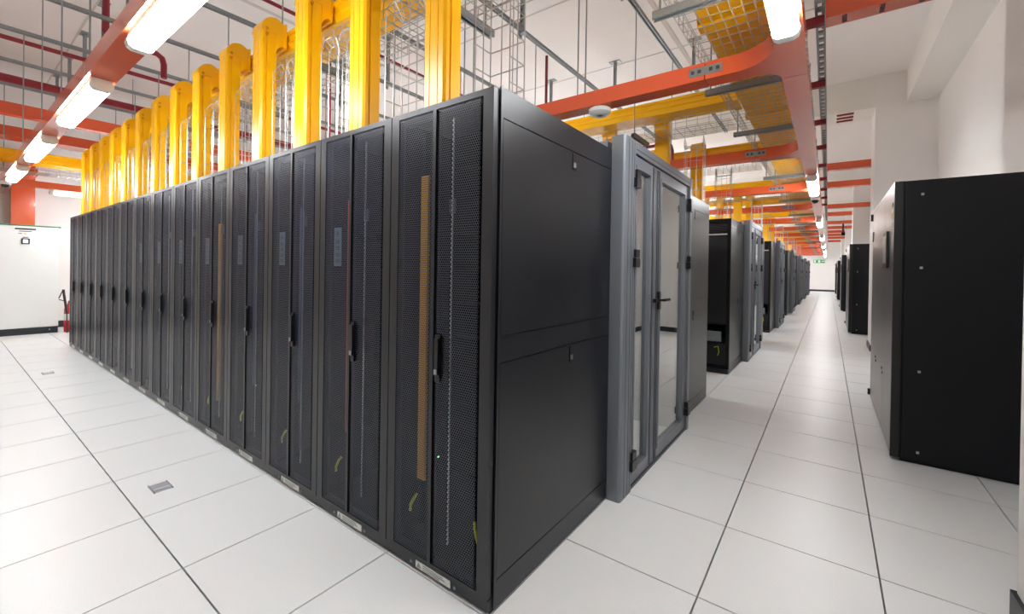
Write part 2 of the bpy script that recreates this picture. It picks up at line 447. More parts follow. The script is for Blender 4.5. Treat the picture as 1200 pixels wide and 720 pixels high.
def enclosure(y, k):
    t = tag(empty('enclosure_door', (0, y, 0)), 'grey framed double glass doors of the %s enclosure along the aisle' % ('nearest' if k == 0 else ORD[k]), 'door', 'glass enclosure doors')
    link('post', DOOR['post1'], t); link('post', DOOR['post2'], t); link('header', DOOR['header'], t); link('sill', DOOR['sill'], t)
    for q in (1.115, 1.165, 1.2): link('groove', DOOR['pgroove'], t, (0, q, 0))
    link('groove', DOOR['hgroove'], t)
    L = link('door_leaf', DOOR['leafL'], t); R_ = link('door_leaf', DOOR['leafR'], t)
    link('glass_pane', DOOR['gL'], L); link('glass_pane', DOOR['gR'], R_)
    link('groove', DOOR['groove'], L); link('groove', DOOR['grooveR'], R_)
    for z in (0.18, 1.38, 1.85):
        link('hinge', DOOR['hinge'], L, (0, 1.235, z)); link('hinge', DOOR['hinge'], R_, (0, 2.468, z))
    link('lever_handle', DOOR['handle'], R_); link('knob', DOOR['knob'], L)
    # roof of the enclosed aisle
    r = tag(empty('enclosure_roof', (0, y, 0)), 'grey roof panels over the %s enclosed aisle' % ('nearest' if k == 0 else ORD[k]), 'roof panel', 'enclosure roofs')
    x1 = -8.4 if k == 0 else -1.2
    B(x1, -0.03, 1.08, 1.2, 2.003, 2.06).build('side_rail', 'frame', r); B(x1, -0.03, 2.4, 2.52, 2.003, 2.06).build('side_rail', 'frame', r)
    n = int(-x1/1.2)
    for q in range(n):
        B(-0.04-1.2*q-1.15, -0.04-1.2*q, 1.2, 2.4, 2.03, 2.045).build('roof_panel', 'frame_dark', r)
for k, y in enumerate(PODS): enclosure(y, k)

# ================================================================== COOLING CABINETS (right)
def crac(y, label, full=True):
    t = tag(empty('cooling_cabinet', (1.37, y, 0)), label, 'cabinet', 'black cooling cabinets along the right wall')
    w_, d_, h_ = 1.8, 0.6, 1.965
    dx = 0.74
    b = MB().box(0.03, dx, 0.012, w_, 0.03, h_).box(0.06, dx-0.04, 0.04, w_-0.04, 0, 0.03).build('body', 'crac', t)
    s = MB().box(0.06, dx, 0.0, 0.012, 0.035, h_-0.004).build('side_panel', 'crac', t)
    for z in (1.865, 1.36, 0.645, 0.09):
        B(0.135, 0.15, -0.004, 0.0, z-0.008, z+0.008).build('screw', 'silver', s)
    MB().prism(rounded(0, 0.055, 0, 0.03, 0.012)[::-1], 'z', 0.03, h_).build('corner_post', 'black', t)
    seams = [0.035, 0.62, 1.21, w_]
    for a in range(3):
        d = B(0, 0.03, seams[a]+0.002, seams[a+1]-0.002, 0.05, h_-0.03).build('door', 'steel', t)
        B(0, 0.03, seams[a]+0.002, seams[a+1]-0.002, h_-0.027, h_).build('top_trim', 'steel', d)
        if a < 2:
            B(-0.006, 0.0, seams[a+1]-0.03, seams[a+1]-0.012, 0.5, 0.52).build('latch', 'galv_dark', d)
            B(-0.006, 0.0, seams[a+1]+0.012, seams[a+1]+0.03, 0.53, 0.55).build('latch', 'galv_dark', d)
        if a == 0:
            p = B(-0.016, 0, 0.30, 0.56, 1.36, 1.64).build('control_panel', 'black', d)
            B(-0.018, -0.016, 0.33, 0.53, 1.4, 1.61).build('display', 'screen_grey', d)
            for k, (z, mt) in enumerate(((1.80, 'ink'), (1.755, 'white'), (1.715, 'yellow_tag'), (1.68, 'white'))):
                B(-0.002, 0, 0.06, 0.13, z, z+0.028).build('warning_sticker', mt, d)
        if a == 1:
            B(-0.012, 0, 0.63, 0.66, 1.585, 1.61).build('button', 'black', d)
        if a == 2:
            B(-0.006, 0, w_-0.14, w_-0.05, 1.64, 1.74).build('name_plate', 'ink', d)
            B(-0.02, 0.0, w_-0.03, w_, 1.86, 1.93).build('hinge', 'black', d)
            B(-0.02, 0.0, w_-0.03, w_, 0.06, 0.12).build('hinge', 'black', d)
    pr_ = [c for c in t.children]
    return t
c1 = crac(2.8, 'tall black cooling cabinet with brushed steel doors, nearest on the right')
# control panel display of the near cabinet faces the aisle
for q in c1.children:
    for r_ in q.children:
        if r_.name.startswith('control_panel'):
            r_['label'] = 'black control panel with grey screen'
crac(10.75, 'black cooling cabinet behind the second pillar on the right')
crac(17.6, 'black cooling cabinet third along the right wall')
crac(25.6, 'black cooling cabinet fourth along the right wall')
crac(33.0, 'smallest far black cooling cabinet at the end of the right wall')

# ================================================================== ORANGE TRAYS AND LIGHTS
ZT0, ZT1 = 2.555, 2.667
mt_x0, mt_x1 = 0.745, 0.885
t = tag(empty('orange_tray', (0.815, 17, ZT0)), 'long orange cable tray running above the right aisle with lights below', 'cable tray', 'orange cable trays')
def at(o, parent):           # part built in world coordinates under a moved empty
    o.matrix_parent_inverse = Matrix.Translation(-parent.location)
    return o
for k in range(16):
    y0 = -3.0 + k*2.5
    at(B(mt_x0, mt_x1, y0, min(y0+2.494, 37.4), ZT0, ZT1).build('tray_section', 'orange', t), t)
def fillet(xa, ya, sx, sy, r, n=8):
    # concave quarter fillet between a Y-running edge at xa and an X-running edge at ya
    pts = [(xa, ya)]
    for k in range(n+1):
        a = k/n*math.pi/2
        pts.append((xa + sx*r*(1-math.sin(a)), ya + sy*r*(1-math.cos(a))))
    return pts
def branch(y, label, x_end, fil=True, z0=ZT0, z1=ZT1):
    t = tag(empty('orange_branch_tray', (x_end, y, z0)), label, 'cable tray', 'orange branch trays')
    n = max(1, round((mt_x0-0.3-x_end)/3)); xs = mt_x0-0.4
    at(B(xs, mt_x0, y-0.07, y+0.07, z0+0.001, z1-0.001).build('tray_section', 'orange', t), t)
    st = (xs-x_end)/n
    for k in range(n):
        at(B(xs-st*(k+1), xs-st*k-0.005, y-0.07, y+0.07, z0, z1).build('tray_section', 'orange', t), t)
    if fil:
        for sy in (-1, 1):
            at(MB().prism(fillet(mt_x0, y+sy*0.07, -1, sy, 0.24 if sy < 0 else 0.12), 'z', z0+0.001, z1-0.001).build('corner_fillet', 'orange', t, True), t)
    for sy in (-1,):
        j = at(B(xs-0.1, xs+0.1, y-0.074, y-0.07, z0+0.03, z0+0.085).build('joint_plate', 'galv', t), t)
        mb = MB()
        for q in (-0.075, -0.035, 0.035, 0.075): mb.box(xs+q-0.01, xs+q+0.01, y-0.08, y-0.074, z0+0.047, z0+0.068)
        o = mb.build('bolt', 'galv_dark', j); o.matrix_parent_inverse = Matrix.Identity(4)
    return t
bys = [1.8+2.4*k for k in range(15)]
for k, y in enumerate(bys):
    branch(y, 'orange branch tray crossing above the %s gap between rack rows' % (ORD[k] if k < 14 else 'last'), -8.2)
# front-aisle tray
t = tag(empty('orange_tray', (-4.5, -0.575, ZT0)), 'long orange cable tray over the front aisle with bright lamps below', 'cable tray', 'orange cable trays')
for k in range(5):
    at(B(0.74-2.4*(k+1), 0.735-2.4*k, -0.65, -0.50, ZT0, ZT1).build('tray_section', 'orange', t), t)
# lamps
prof = [(-0.052, 0.055), (-0.058, 0.03), (-0.05, 0.006), (-0.032, -0.006), (0.032, -0.006), (0.05, 0.006), (0.058, 0.03), (0.052, 0.055)]
LL = 1.28
me_house = MB().prism([(-0.052, 0.055), (-0.052, 0.075), (0.052, 0.075), (0.052, 0.055)], 'x', -LL/2-0.03, LL/2+0.03).mesh('housing', 'plastic')
me_diff = MB().prism(prof, 'x', -LL/2, LL/2).mesh('diffuser', 'lamp')
me_cap = MB().prism([(p*1.06, q*1.0) for p, q in prof], 'x', 0, 0.055).mesh('end_cap', 'plastic')
def lamp(x, y, z, ydir, label, group):
    t = tag(empty('light_fixture', (x, y, z), math.pi/2 if ydir else 0), label, 'light', group)
    link('housing', me_house, t); link('diffuser', me_diff, t)
    link('end_cap', me_cap, t, (LL/2, 0, 0)); link('end_cap', me_cap, t, (-LL/2-0.055, 0, 0))
    return t
ZL = ZT0-0.075
fx = [-1.39, -3.64, -5.86, -8.05]
for k, x in enumerate(fx):
    lamp(x, -0.575, ZL, False, 'bright tube light under the front aisle tray, %s from the viewer' % ORD[k], 'lights over the front aisle')
for k, y in enumerate([0.62, 6.05, 11.5, 17.0, 22.4, 27.8, 31.8, 35.6]):
    lamp(0.815, y, ZL, True, 'bright tube light under the aisle tray, %s from the viewer' % ORD[k], 'lights over the right aisle')
for k, y in enumerate(bys[:14]):
    for j, x in enumerate((-1.9, -4.1, -6.35) if k % 2 == 0 else (-2.9, -5.2, -7.4)):
        lamp(x, y, ZL, False, 'tube light under the %s orange branch tray, %s lamp from the aisle' % (ORD[k], ORD[j]), 'lights under the branch trays')
# end tray and lamp beyond the left end of the rows
t = tag(empty('orange_branch_tray', (-9.8, 2, ZT0)), 'orange tray crossing past the left end of the rack row', 'cable tray', 'orange branch trays')
at(B(-9.87, -9.73, -0.5, 7, ZT0, ZT1).build('tray_section', 'orange', t), t)
lamp(-9.8, 0.62, ZL, True, 'tube light past the left end of the front rack row', 'lights at the left end')
# high-level orange trays
for lab, x0, x1 in (('upper orange tray crossing above the front aisle, nearer of two on the left', -8.05, -7.9), ('wide upper orange tray crossing above the front aisle, further of two on the left', -9.85, -9.45)):
    t = tag(empty('orange_high_tray', (x0, 0, 3.3)), lab, 'cable tray', 'upper orange trays')
    at(B(x0, x1, -4.4, 1.5, 3.3, 3.46).build('tray_section', 'orange', t), t); at(B(x0, x1, 1.506, 8, 3.3, 3.46).build('tray_section', 'orange', t), t)
t = tag(empty('orange_riser', (-11.28, -0.3, 2.0)), 'orange cable riser on the left wall above the white cabinet', 'cable riser')
at(B(XL+0.002, XL+0.22, -0.42, -0.12, 1.96, 3.35).build('riser_duct', 'orange', t), t)
at(B(XL+0.22, -9.88, -0.32, -0.2, 2.78, 2.9).build('side_arm', 'orange', t), t)
# right-hand upper orange beams
for k, y in enumerate([2.9, 9.03, 11.1, 15.1, 17.2, 20.3, 22.7, 25.0, 27.2, 29.5, 32.6]):
    t = tag(empty('orange_cross_tray', (0.9, y, 3.3)), 'upper orange tray from the aisle to the right wall, %s from the viewer' % ORD[k], 'cable tray', 'upper orange trays to the right wall')
    hh = 0.16 if k == 0 else 0.13
    at(B(0.93, 2.12 if k == 0 else XR, y, y+0.16, 3.3, 3.3+hh).build('tray_section', 'orange', t), t)
    if k == 0:
        mb = MB()
        for xx in (1.06, 1.28, 1.5):
            for q in range(5): mb.box(xx, xx+0.03, y+0.02+q*0.026, y+0.032+q*0.026, 3.296, 3.301)
        at(mb.build('slots', 'galv_dark', t), t)['kind'] = 'stuff'
# slotted strut beside the aisle tray
t = tag(empty('slotted_strut', (0.94, 17, 3.12)), 'grey slotted steel strut running along the aisle beside the orange tray', 'strut')
at(MB().box(0.90, 0.915, -1, 37, 3.12, 3.17).box(0.945, 0.96, -1, 37, 3.12, 3.17).build('rails', 'galv', t), t)
mb = MB()
for k in range(150): mb.box(0.915, 0.945, -1+k*0.12, -0.95+k*0.12, 3.12, 3.135)
at(mb.build('rungs', 'galv', t), t)['kind'] = 'stuff'
for k in range(10):
    y = 1.2+k*1.25
    tag(B(0.84, 0.955, y, y+0.05, 3.06, 3.115).build('bracket', 'red_pipe'), 'short red bracket under the slotted strut beside the aisle tray, %s from the viewer' % ORD[k], 'bracket', 'red brackets along the strut')

# ================================================================== YELLOW FIBRE DUCTS
def ring(w, d):   # cross section of the drop channel, front at y=0
    return [(-w/2, 0.012), (-w/2+0.012, 0), (-w*0.2, 0), (-w*0.2, 0.005), (-w*0.17, 0.005), (-w*0.17, 0), (w*0.17, 0), (w*0.17, 0.005), (w*0.2, 0.005), (w*0.2, 0), (w/2-0.012, 0), (w/2, 0.012), (w/2, 0.03), (w/2-0.008, 0.03), (w/2-0.008, 0.04), (w/2, 0.04), (w/2, d), (-w/2, d), (-w/2, 0.04), (-w/2+0.008, 0.04), (-w/2+0.008, 0.03), (-w/2, 0.03)]
DW, DD = 0.14, 0.1
me_chan = MB().prism(ring(DW, DD), 'z', 2.001, 2.95).mesh('channel', 'yellow')
el = [(0.0, 2.95)]
for k in range(8):
    a = math.pi - k/7*math.pi/2
    el.append((0.1+0.1*math.cos(a), 2.965+0.1*math.sin(a)))
for k in range(1, 6):
    u = k/5; el.append((0.1+u*0.07, 3.065-0.03*(3*u*u-2*u**3)))
el.append((0.17, 2.885))
for k in range(1, 6):
    a = math.pi/2*(k/5)
    el.append((0.17-0.07*math.sin(a), 2.885-0.06+0.06*math.cos(a)))
el += [(0.1, 2.82), (0.1, 2.95)]
me_elbow = MB().prism(el, 'x', -DW/2-0.005, DW/2+0.005).mesh('elbow', 'yellow')
me_eye = []
for zz in (2.968, 2.932):
    mb = MB(); cs_ = [(0.035+0.011*math.cos(2*math.pi*k/10), zz+0.011*math.sin(2*math.pi*k/10)) for k in range(10)]
    me_eye.append(mb.prism(cs_, 'x', -DW/2-0.009, DW/2+0.009).mesh('fastener', 'yellow_dark'))
me_neckring = MB().box(-DW/2-0.016, DW/2+0.016, 0.155, 0.168, 2.868, 3.045).mesh('collar', 'yellow')
def drop(x, y, face, label, group):
    t = tag(empty('fibre_drop_duct', (x, y, 0), 0 if face < 0 else math.pi), label, 'cable duct', group)
    link('channel', me_chan, t); e_ = link('elbow', me_elbow, t); [link('fastener', q, e_) for q in me_eye]; link('collar', me_neckring, t)
    return t
for i in range(14):
    drop(-0.442-0.6*i, 0.1, -1, 'yellow vertical cable duct rising from the %s rack of the front row' % ORD[i], 'yellow drop ducts of the front row')
for i in range(4): drop(-0.45-0.6*i, 3.5, 1, 'yellow vertical cable duct rising from the second row, %s from the aisle' % ORD[i], 'yellow drop ducts of the inner rows')
for k, y in enumerate(PODS[1:5], 1):
    for i in range(2):
        drop(-0.45-0.6*i, y+0.1, -1, 'yellow vertical cable duct, %s from the aisle, over the near row of the %s enclosure' % (ORD[i], ORD[k]), 'yellow drop ducts of the inner rows')
        drop(-0.45-0.6*i, y+3.5, 1, 'yellow vertical cable duct, %s from the aisle, over the far row of the %s enclosure' % (ORD[i], ORD[k]), 'yellow drop ducts of the inner rows')
def trough(x0, x1, y0, y1, z0, z1, label, along='x', sec=2.4):
    t = tag(empty('fibre_trough', ((x0+x1)/2, (y0+y1)/2, z0)), label, 'cable duct', 'yellow cable troughs')
    L = (x1-x0) if along == 'x' else (y1-y0); n = max(1, round(L/sec)); st = L/n
    w0, w1 = (y0, y1) if along == 'x' else (x0, x1)
    th = 0.008; g1 = 0.012
    for k in range(n):
        a = (x0 if along == 'x' else y0)+k*st; b = a+st-0.003
        poly = [(w0, z0), (w1, z0), (w1, z0+0.05), (w1+g1*0.5, z0+0.055), (w1+g1*0.5, z0+0.07), (w1, z0+0.075), (w1, z1-0.03), (w1+g1, z1-0.025), (w1+g1, z1), (w1-th, z1), (w1-th, z0+th), (w0+th, z0+th), (w0+th, z1), (w0-g1, z1), (w0-g1, z1-0.025), (w0, z1-0.03), (w0, z0+0.075), (w0-g1*0.5, z0+0.07), (w0-g1*0.5, z0+0.055), (w0, z0+0.05)]
        mb = MB()
        if along == 'x': mb.prism(poly, 'x', a, b)
        else: mb.prism([(z, x) for x, z in poly], 'y', a, b)
        if along == 'y':
            nr = 5
            for q in range(1, nr+1):
                xx = w0+(w1-w0)*q/(nr+1); mb.box(xx-0.006, xx+0.006, a, b, z0-0.008, z0)
        o = at(mb.build('trough_section', 'yellow', t), t)
        c = MB()
        if along == 'x': c.box(b-0.03, b+0.03, w0-0.016, w1+0.016, z0-0.01, z0).box(b-0.03, b+0.03, w0-0.018, w0-0.013, z0, z1)
        else: c.box(w0-0.016, w1+0.016, b-0.05, b+0.05, z0-0.02, z0-0.009).box(w0-0.018, w0-0.013, b-0.05, b+0.05, z0, z1)
        at(c.build('coupling', 'yellow', t), t)
    return t
trough(-8.6, 0.3, 0.285, 0.545, 2.865, 3.0, 'long yellow trough behind the drop ducts of the front row')
trough(-8.6, 0.3, 3.055, 3.315, 2.865, 3.0, 'yellow trough over the second rack row beside the first glass doors')
for k, y in enumerate(PODS[1:6], 1):
    trough(-2.4, 0.3, y+0.285, y+0.545, 2.865, 3.0, 'yellow trough over the near row of the %s enclosure' % ORD[k])
    trough(-2.4, 0.3, y+3.055, y+3.315, 2.865, 3.0, 'yellow trough over the far row of the %s enclosure' % ORD[k])
trough(0.345, 0.695, -2.2, 36.0, 2.84, 2.99, 'wide ribbed yellow trough running along the right aisle above the wire basket', 'y', 1.95)
trough(-8.97, -8.64, -4.4, 8, 2.80, 2.96, 'yellow trough crossing past the left end of the rack rows', 'y', 2.4)

# ================================================================== WIRE BASKETS
def wires(segs, r=0.0026):
    mb = MB()
    for a, b in segs: mb.tube([a, b], r, 3)
    return mb
def basket(x0, x1, y0, y1, z0, z1, along, label, step=0.1, nlong=8, r=0.0031, group='wire basket trays', cat='wire basket'):
    segs = []
    if along == 'x':
        for k in range(nlong+1):
            y = y0+(y1-y0)*k/nlong; segs.append(((x0, y, z0), (x1, y, z0)))
        for y in (y0, y1):
            for z in (z0+(z1-z0)/2, z1): segs.append(((x0, y, z), (x1, y, z)))
        n = int((x1-x0)/step)
        for k in range(n+1):
            x = x0+k*step; segs += [((x, y0, z1), (x, y0, z0)), ((x, y0, z0-r), (x, y1, z0-r)), ((x, y1, z0), (x, y1, z1))]
    else:
        for k in range(nlong+1):
            x = x0+(x1-x0)*k/nlong; segs.append(((x, y0, z0), (x, y1, z0)))
        for x in (x0, x1):
            for z in (z0+(z1-z0)/2, z1): segs.append(((x, y0, z), (x, y1, z)))
        n = int((y1-y0)/step)
        for k in range(n+1):
            y = y0+k*step; segs += [((x0, y, z1), (x0, y, z0)), ((x0, y, z0-r), (x1, y, z0-r)), ((x1, y, z0), (x1, y, z1))]
    o = wires(segs, r).build('wire_basket', 'wire')
    return tag(o, label, cat, group)
basket(0.31, 0.735, -2.0, 8.0, 2.69, 2.785, 'y', 'near galvanised wire basket under the yellow trough above the right aisle', 0.09)
basket(0.31, 0.735, 8.05, 36.0, 2.69, 2.785, 'y', 'far stretch of wire basket under the yellow trough above the right aisle', 0.15)
basket(-8.6, 0.28, 0.24, 0.58, 2.69, 2.785, 'x', 'galvanised wire basket under the yellow trough of the front rack row', 0.1, 6)
basket(-6.0, 0.28, 3.02, 3.36, 2.69, 2.785, 'x', 'galvanised wire basket above the second rack row', 0.1, 6)
for k, y in enumerate(PODS[1:5], 1):
    basket(-2.4, 0.28, y+0.24, y+0.58, 2.69, 2.785, 'x', 'wire basket above the near row of the %s enclosure' % ORD[k], 0.1, 6)
    basket(-2.4, 0.28, y+3.02, y+3.36, 2.69, 2.785, 'x', 'wire basket above the far row of the %s enclosure' % ORD[k], 0.1, 6)
basket(-9.4, -9.1, -4.0, 8.0, 2.72, 2.82, 'y', 'wire basket crossing past the left end of the rows', 0.12, 6)
# vertical wire drops: open-fronted channel that curves back at the top onto the row basket
def wire_drop():
    mb = MB(); r = 0.0028; w2, dep = 0.09, 0.1
    ztop, R_ = 2.56, 0.13
    def path(y):        # wire at depth y going up and then bending to +Y
        rr = R_-y
        pts = [(y, 1.996), (y, ztop)]
        for k in range(1, 6):
            a = k/5*math.pi/2; pts.append((y+rr-rr*math.cos(a), ztop+rr*math.sin(a)))
        pts.append((0.137, ztop+rr))
        return pts
    wl = [(-w2, 0.0), (-w2, 0.05), (-w2, dep), (-w2/3, dep), (w2/3, dep), (w2, dep), (w2, 0.05), (w2, 0.0)]
    for x, y in wl: mb.tube([(x, p, q) for p, q in path(y)], r, 3)
    def hoop(a, b, c, d):
        for s, e_ in ((a, b), (b, c), (c, d)): mb.tube([s, e_], r, 3)
    z = 2.04
    while z < ztop:
        hoop((-w2, 0, z), (-w2, dep, z), (w2, dep, z), (w2, 0, z)); z += 0.1
    for k in range(1, 5):
        a = k/5*math.pi/2
        o1 = (R_-R_*math.cos(a), ztop+R_*math.sin(a)); i1 = (R_-(R_-dep)*math.cos(a), ztop+(R_-dep)*math.sin(a))
        hoop((-w2, *o1), (-w2, *i1), (w2, *i1), (w2, *o1))
    return mb.mesh('wire_drop', 'wire')
me_wd = wire_drop()
def wdrop(x, y, face, label, group='vertical wire baskets'):
    o = link('wire_drop', me_wd, None, (x, y, 0.005)); o.rotation_euler = (0, 0, 0 if face < 0 else math.pi)
    return tag(o, label, 'wire basket', group)
for i in range(14): wdrop(-0.1-0.6*i, 0.1, -1, 'vertical wire basket dropping onto the %s rack of the front row' % ORD[i])
for i in range(4): wdrop(-0.12-0.6*i, 3.5, 1, 'vertical wire basket dropping onto the second row, %s from the aisle' % ORD[i])
for k, y in enumerate(PODS[1:5], 1):
    for i in range(2):
        wdrop(-0.12-0.6*i, y+0.1, -1, 'vertical wire basket, %s from the aisle, over the near row of the %s enclosure' % (ORD[i], ORD[k]))
        wdrop(-0.12-0.6*i, y+3.5, 1, 'vertical wire basket, %s from the aisle, over the far row of the %s enclosure' % (ORD[i], ORD[k]))

# ================================================================== STRUTS, RODS, PIPES
def strut_mesh(L, axis, slots=True):
    mb = MB(); w2 = 0.02
    if axis == 'y':
        mb.box(-w2, -w2+0.004, 0, L, 0, 0.041).box(w2-0.004, w2, 0, L, 0, 0.041).box(-w2, w2, 0, L, 0.037, 0.041).box(-w2, -w2+0.011, 0, L, 0, 0.004).box(w2-0.011, w2, 0, L, 0, 0.004)
    elif axis == 'x':
        mb.box(0, L, -w2, -w2+0.004, 0, 0.041).box(0, L, w2-0.004, w2, 0, 0.041).box(0, L, -w2, w2, 0.037, 0.041).box(0, L, -w2, -w2+0.011, 0, 0.004).box(0, L, w2-0.011, w2, 0, 0.004)
    else:
        mb.box(-w2, -w2+0.004, -w2, w2, 0, L).box(w2-0.004, w2, -w2, w2, 0, L).box(-w2, w2, w2-0.004, w2, 0, L)
        k = 0
        while 0.06+k*0.07 < L:
            mb.box(-w2+0.004, w2-0.004, -w2, -w2+0.004, 0.03+k*0.07, 0.07+k*0.07); k += 1
    return mb.mesh('strut', 'galv')
ZS = 3.97
me_long = strut_mesh(12.2, 'y')
sx = [-0.6-1.2*k for k in range(9)]
for k, x in enumerate(sx):
    o = link('strut_channel', me_long, None, (x, -4.4, ZS)); tag(o, 'grey steel strut hung below the ceiling, %s to the left of the right aisle' % ORD[k], 'strut', 'long ceiling struts')
me_post = strut_mesh(ZC-ZS, 'z')
me_post_plate = B(-0.09, 0.09, -0.05, 0.05, ZC-ZS-0.012, ZC-ZS).mesh('ceiling_plate', 'galv')
me_post_foot = MB().box(-0.05, 0.05, -0.03, 0.03, -0.012, 0).box(-0.045, -0.021, -0.025, 0.025, -0.05, 0.12).mesh('foot_bracket', 'galv')
for k, x in enumerate(sx):
    for j, y in enumerate((-2.65, 0.05, 2.7, 5.3)):
        t = tag(empty('hanger_post', (x, y, ZS)), 'slotted steel post hanging the %s ceiling strut, %s along it from the viewer' % (ORD[k], ORD[j]), 'post', 'ceiling hanger posts')
        link('post', me_post, t, (0, 0, 0.0415)).scale = (1, 1, (ZC-ZS-0.0415)/(ZC-ZS)); link('ceiling_plate', me_post_plate, t); link('foot_bracket', me_post_foot, t)
def rod(x, y, z0, z1, label='thin steel threaded rod hanging from the ceiling struts', group='threaded rods'):
    o = MB().tube([(x, y, z0), (x, y, z1)], 0.006, 6).build('threaded_rod', 'galv'); tag(o, label, 'rod', group); return o
rod_me = {}
def rod2(x, y, z0, z1, lab='thin steel threaded rod hanging from a ceiling strut'):
    key = round(z1-z0, 3)
    if key not in rod_me: rod_me[key] = MB().tube([(0, 0, 0), (0, 0, z1-z0)], 0.006, 6).mesh('threaded_rod', 'galv')
    o = link('threaded_rod', rod_me[key], None, (x, y, z0)); return tag(o, lab, 'rod', 'threaded rods')
for k, x in enumerate(sx):
    for j, y in enumerate((0.62, 1.735, 1.865, 2.95, 4.2) if k < 4 else (-0.64, 0.62) if k % 2 else (0.62,)):
        rod2(x+0.021, y, ZT1 if y not in (0.62, 2.95) else 2.687, ZS, 'thin threaded rod on the %s ceiling strut from the aisle, %s along from the viewer' % (ORD[k], ORD[j]))
for k, x in enumerate(sx[2:5]):
    rod2(x-0.4, -0.57, ZT1, ZC, 'long thin rod from ceiling to the front aisle tray, %s from the aisle' % ORD[k])
# support brackets under the row baskets and aisle basket
me_br = strut_mesh(0.42, 'y'); me_bx = strut_mesh(0.52, 'x')
for i in range(7):
    o = link('basket_bracket', me_br, None, (-0.58-1.2*i, 0.26, 2.645)); tag(o, 'short steel strut bracket under the front row basket, %s from the aisle' % ORD[i], 'bracket', 'basket brackets')
for i in range(3):
    o = link('basket_bracket', me_br, None, (-0.58-1.2*i, 2.92, 2.645)); tag(o, 'short steel strut bracket under the second row basket, %s from the aisle' % ORD[i], 'bracket', 'basket brackets')
for k in range(14):
    y = 1.04+1.21*k
    o = link('aisle_bracket', me_bx, None, (0.235, y, 2.642)); tag(o, 'grey strut under the aisle wire basket, %s from the viewer' % ORD[k], 'bracket', 'aisle basket brackets')
    for x in (0.27, 0.72):
        rod2(x, y, 2.683, ZC, lab='thin rod holding the %s aisle basket strut, on its %s side' % (ORD[k], 'left' if x < 0.5 else 'right'))
for j, y in enumerate((0.9, 4.0, 7.0)): rod2(-9.25, y, 2.72, ZC, 'thin rod holding the wire basket past the left end, %s from the viewer' % ORD[j])
# sprinkler pipes and other red pipes
def pipe(pts, r, label):
    o = MB().tube(pts, r, 10).build('red_pipe', 'red_pipe', None, True); return tag(o, label, 'pipe', 'red sprinkler pipes')
pipe([(-6.9, -4.5, 3.98), (-6.9, 8.2, 3.98)], 0.028, 'thin red sprinkler pipe crossing above the front aisle')
pipe([(-8.5, -4.5, 3.94), (-8.5, 8.2, 3.94)], 0.06, 'thick dark red sprinkler pipe near the left wall')
pipe([(-4.3, -0.2, 4.4), (-4.3, 7.5, 4.4)], 0.022, 'thin red pipe under the ceiling above the yellow ducts')
pipe([(-6.2, 0.0, ZC), (-6.2, 0.0, 4.16), (-6.2, 0.05, 4.11), (-6.2, 0.12, 4.1), (-6.2, 0.5, 4.1), (-6.2, 0.56, 4.06), (-6.2, 0.58, 3.98), (-6.2, 0.58, 3.8)], 0.035, 'bent red pipe end above the front row')
pipe([(-2.6, 4.5, ZC), (-2.6, 4.5, 3.02), (-2.56, 4.5, 2.98), (-0.75, 4.5, 2.98), (-0.67, 4.5, 2.95), (-0.65, 4.5, 2.88), (-0.65, 4.5, 2.74)], 0.022, 'small red pipe with bent end behind the first glass doors')
pipe([(-2.6, 9.2, ZC), (-2.6, 9.2, 3.02), (-2.56, 9.2, 2.98), (-0.75, 9.2, 2.98), (-0.67, 9.2, 2.95), (-0.65, 9.2, 2.88), (-0.65, 9.2, 2.74)], 0.022, 'small red pipe with bent end behind the second glass doors')
pipe([(-2.75, 0.95, 2.001), (-2.75, 0.95, ZC)], 0.012, 'thin vertical red pipe behind the front row ducts')
tag(B(-5.56, -5.44, 0.3, 0.42, ZC-0.03, ZC).build('red_plate', 'red_pipe'), 'small red square plate on the ceiling above the yellow ducts', 'plate')
# domes, detectors
def dome(x, y, z, label):
    t = tag(empty('dome_camera', (x, y, z)), label, 'camera', 'dome cameras')
    MB().lathe([(0.065, 0.075), (0.065, 0.03), (0.055, 0.02)][::-1], 16).build('base', 'white', t, True)
    MB().lathe([(0.01, -0.032), (0.035, -0.02), (0.048, 0.0), (0.05, 0.02)], 16).build('dome', 'black', t, True)
dome(0.815, 7.3, ZT0-0.075, 'dark dome camera under the orange aisle tray')
dome(-9.3, -0.6, ZT0-0.075, 'dark dome camera at the far end of the front aisle tray')
t = tag(empty('security_camera', (1.45, 21.0, 3.3)), 'small dark security camera on an arm by the far right trays', 'camera')
MB().tube([(0.0, 0.0, 0.0), (0.0, 0.0, -0.35)], 0.03, 6).build('arm', 'black', t); B(-0.06, 0.06, -0.22, 0.12, -0.47, -0.35).build('body', 'black', t); B(-0.04, 0.04, -0.24, -0.22, -0.45, -0.37).build('lens', 'gear', t)
t.location = (1.45, 20.38, 3.3)
t = tag(empty('smoke_detector', (-0.42, 1.8, ZT0-0.06)), 'round white smoke detector under the first orange branch tray', 'detector')
MB().lathe([(0.02, -0.002), (0.06, 0.0), (0.085, 0.02), (0.085, 0.045), (0.06, 0.06)], 20).build('body', 'white', t, True)
MB().lathe([(0.01, -0.006), (0.022, -0.001)], 12).build('sensor', 'galv', t, True)
t = tag(empty('exit_sign', (0.46, YF_-0.03, 2.05)), 'small green exit sign on the far end wall', 'sign')
B(-0.34, 0.34, -0.03, 0.03, 0.02, 0.26).build('panel', 'exit_green', t)
B(-0.06, 0.06, -0.036, -0.03, 0.06, 0.22).build('door_pictogram', 'white', t)
B(0.15, 0.34, -0.036, -0.03, 0.12, 0.18).build('arrow_bar', 'white', t)
B(-0.3, -0.2, -0.036, -0.03, 0.06, 0.24).build('figure', 'white', t)

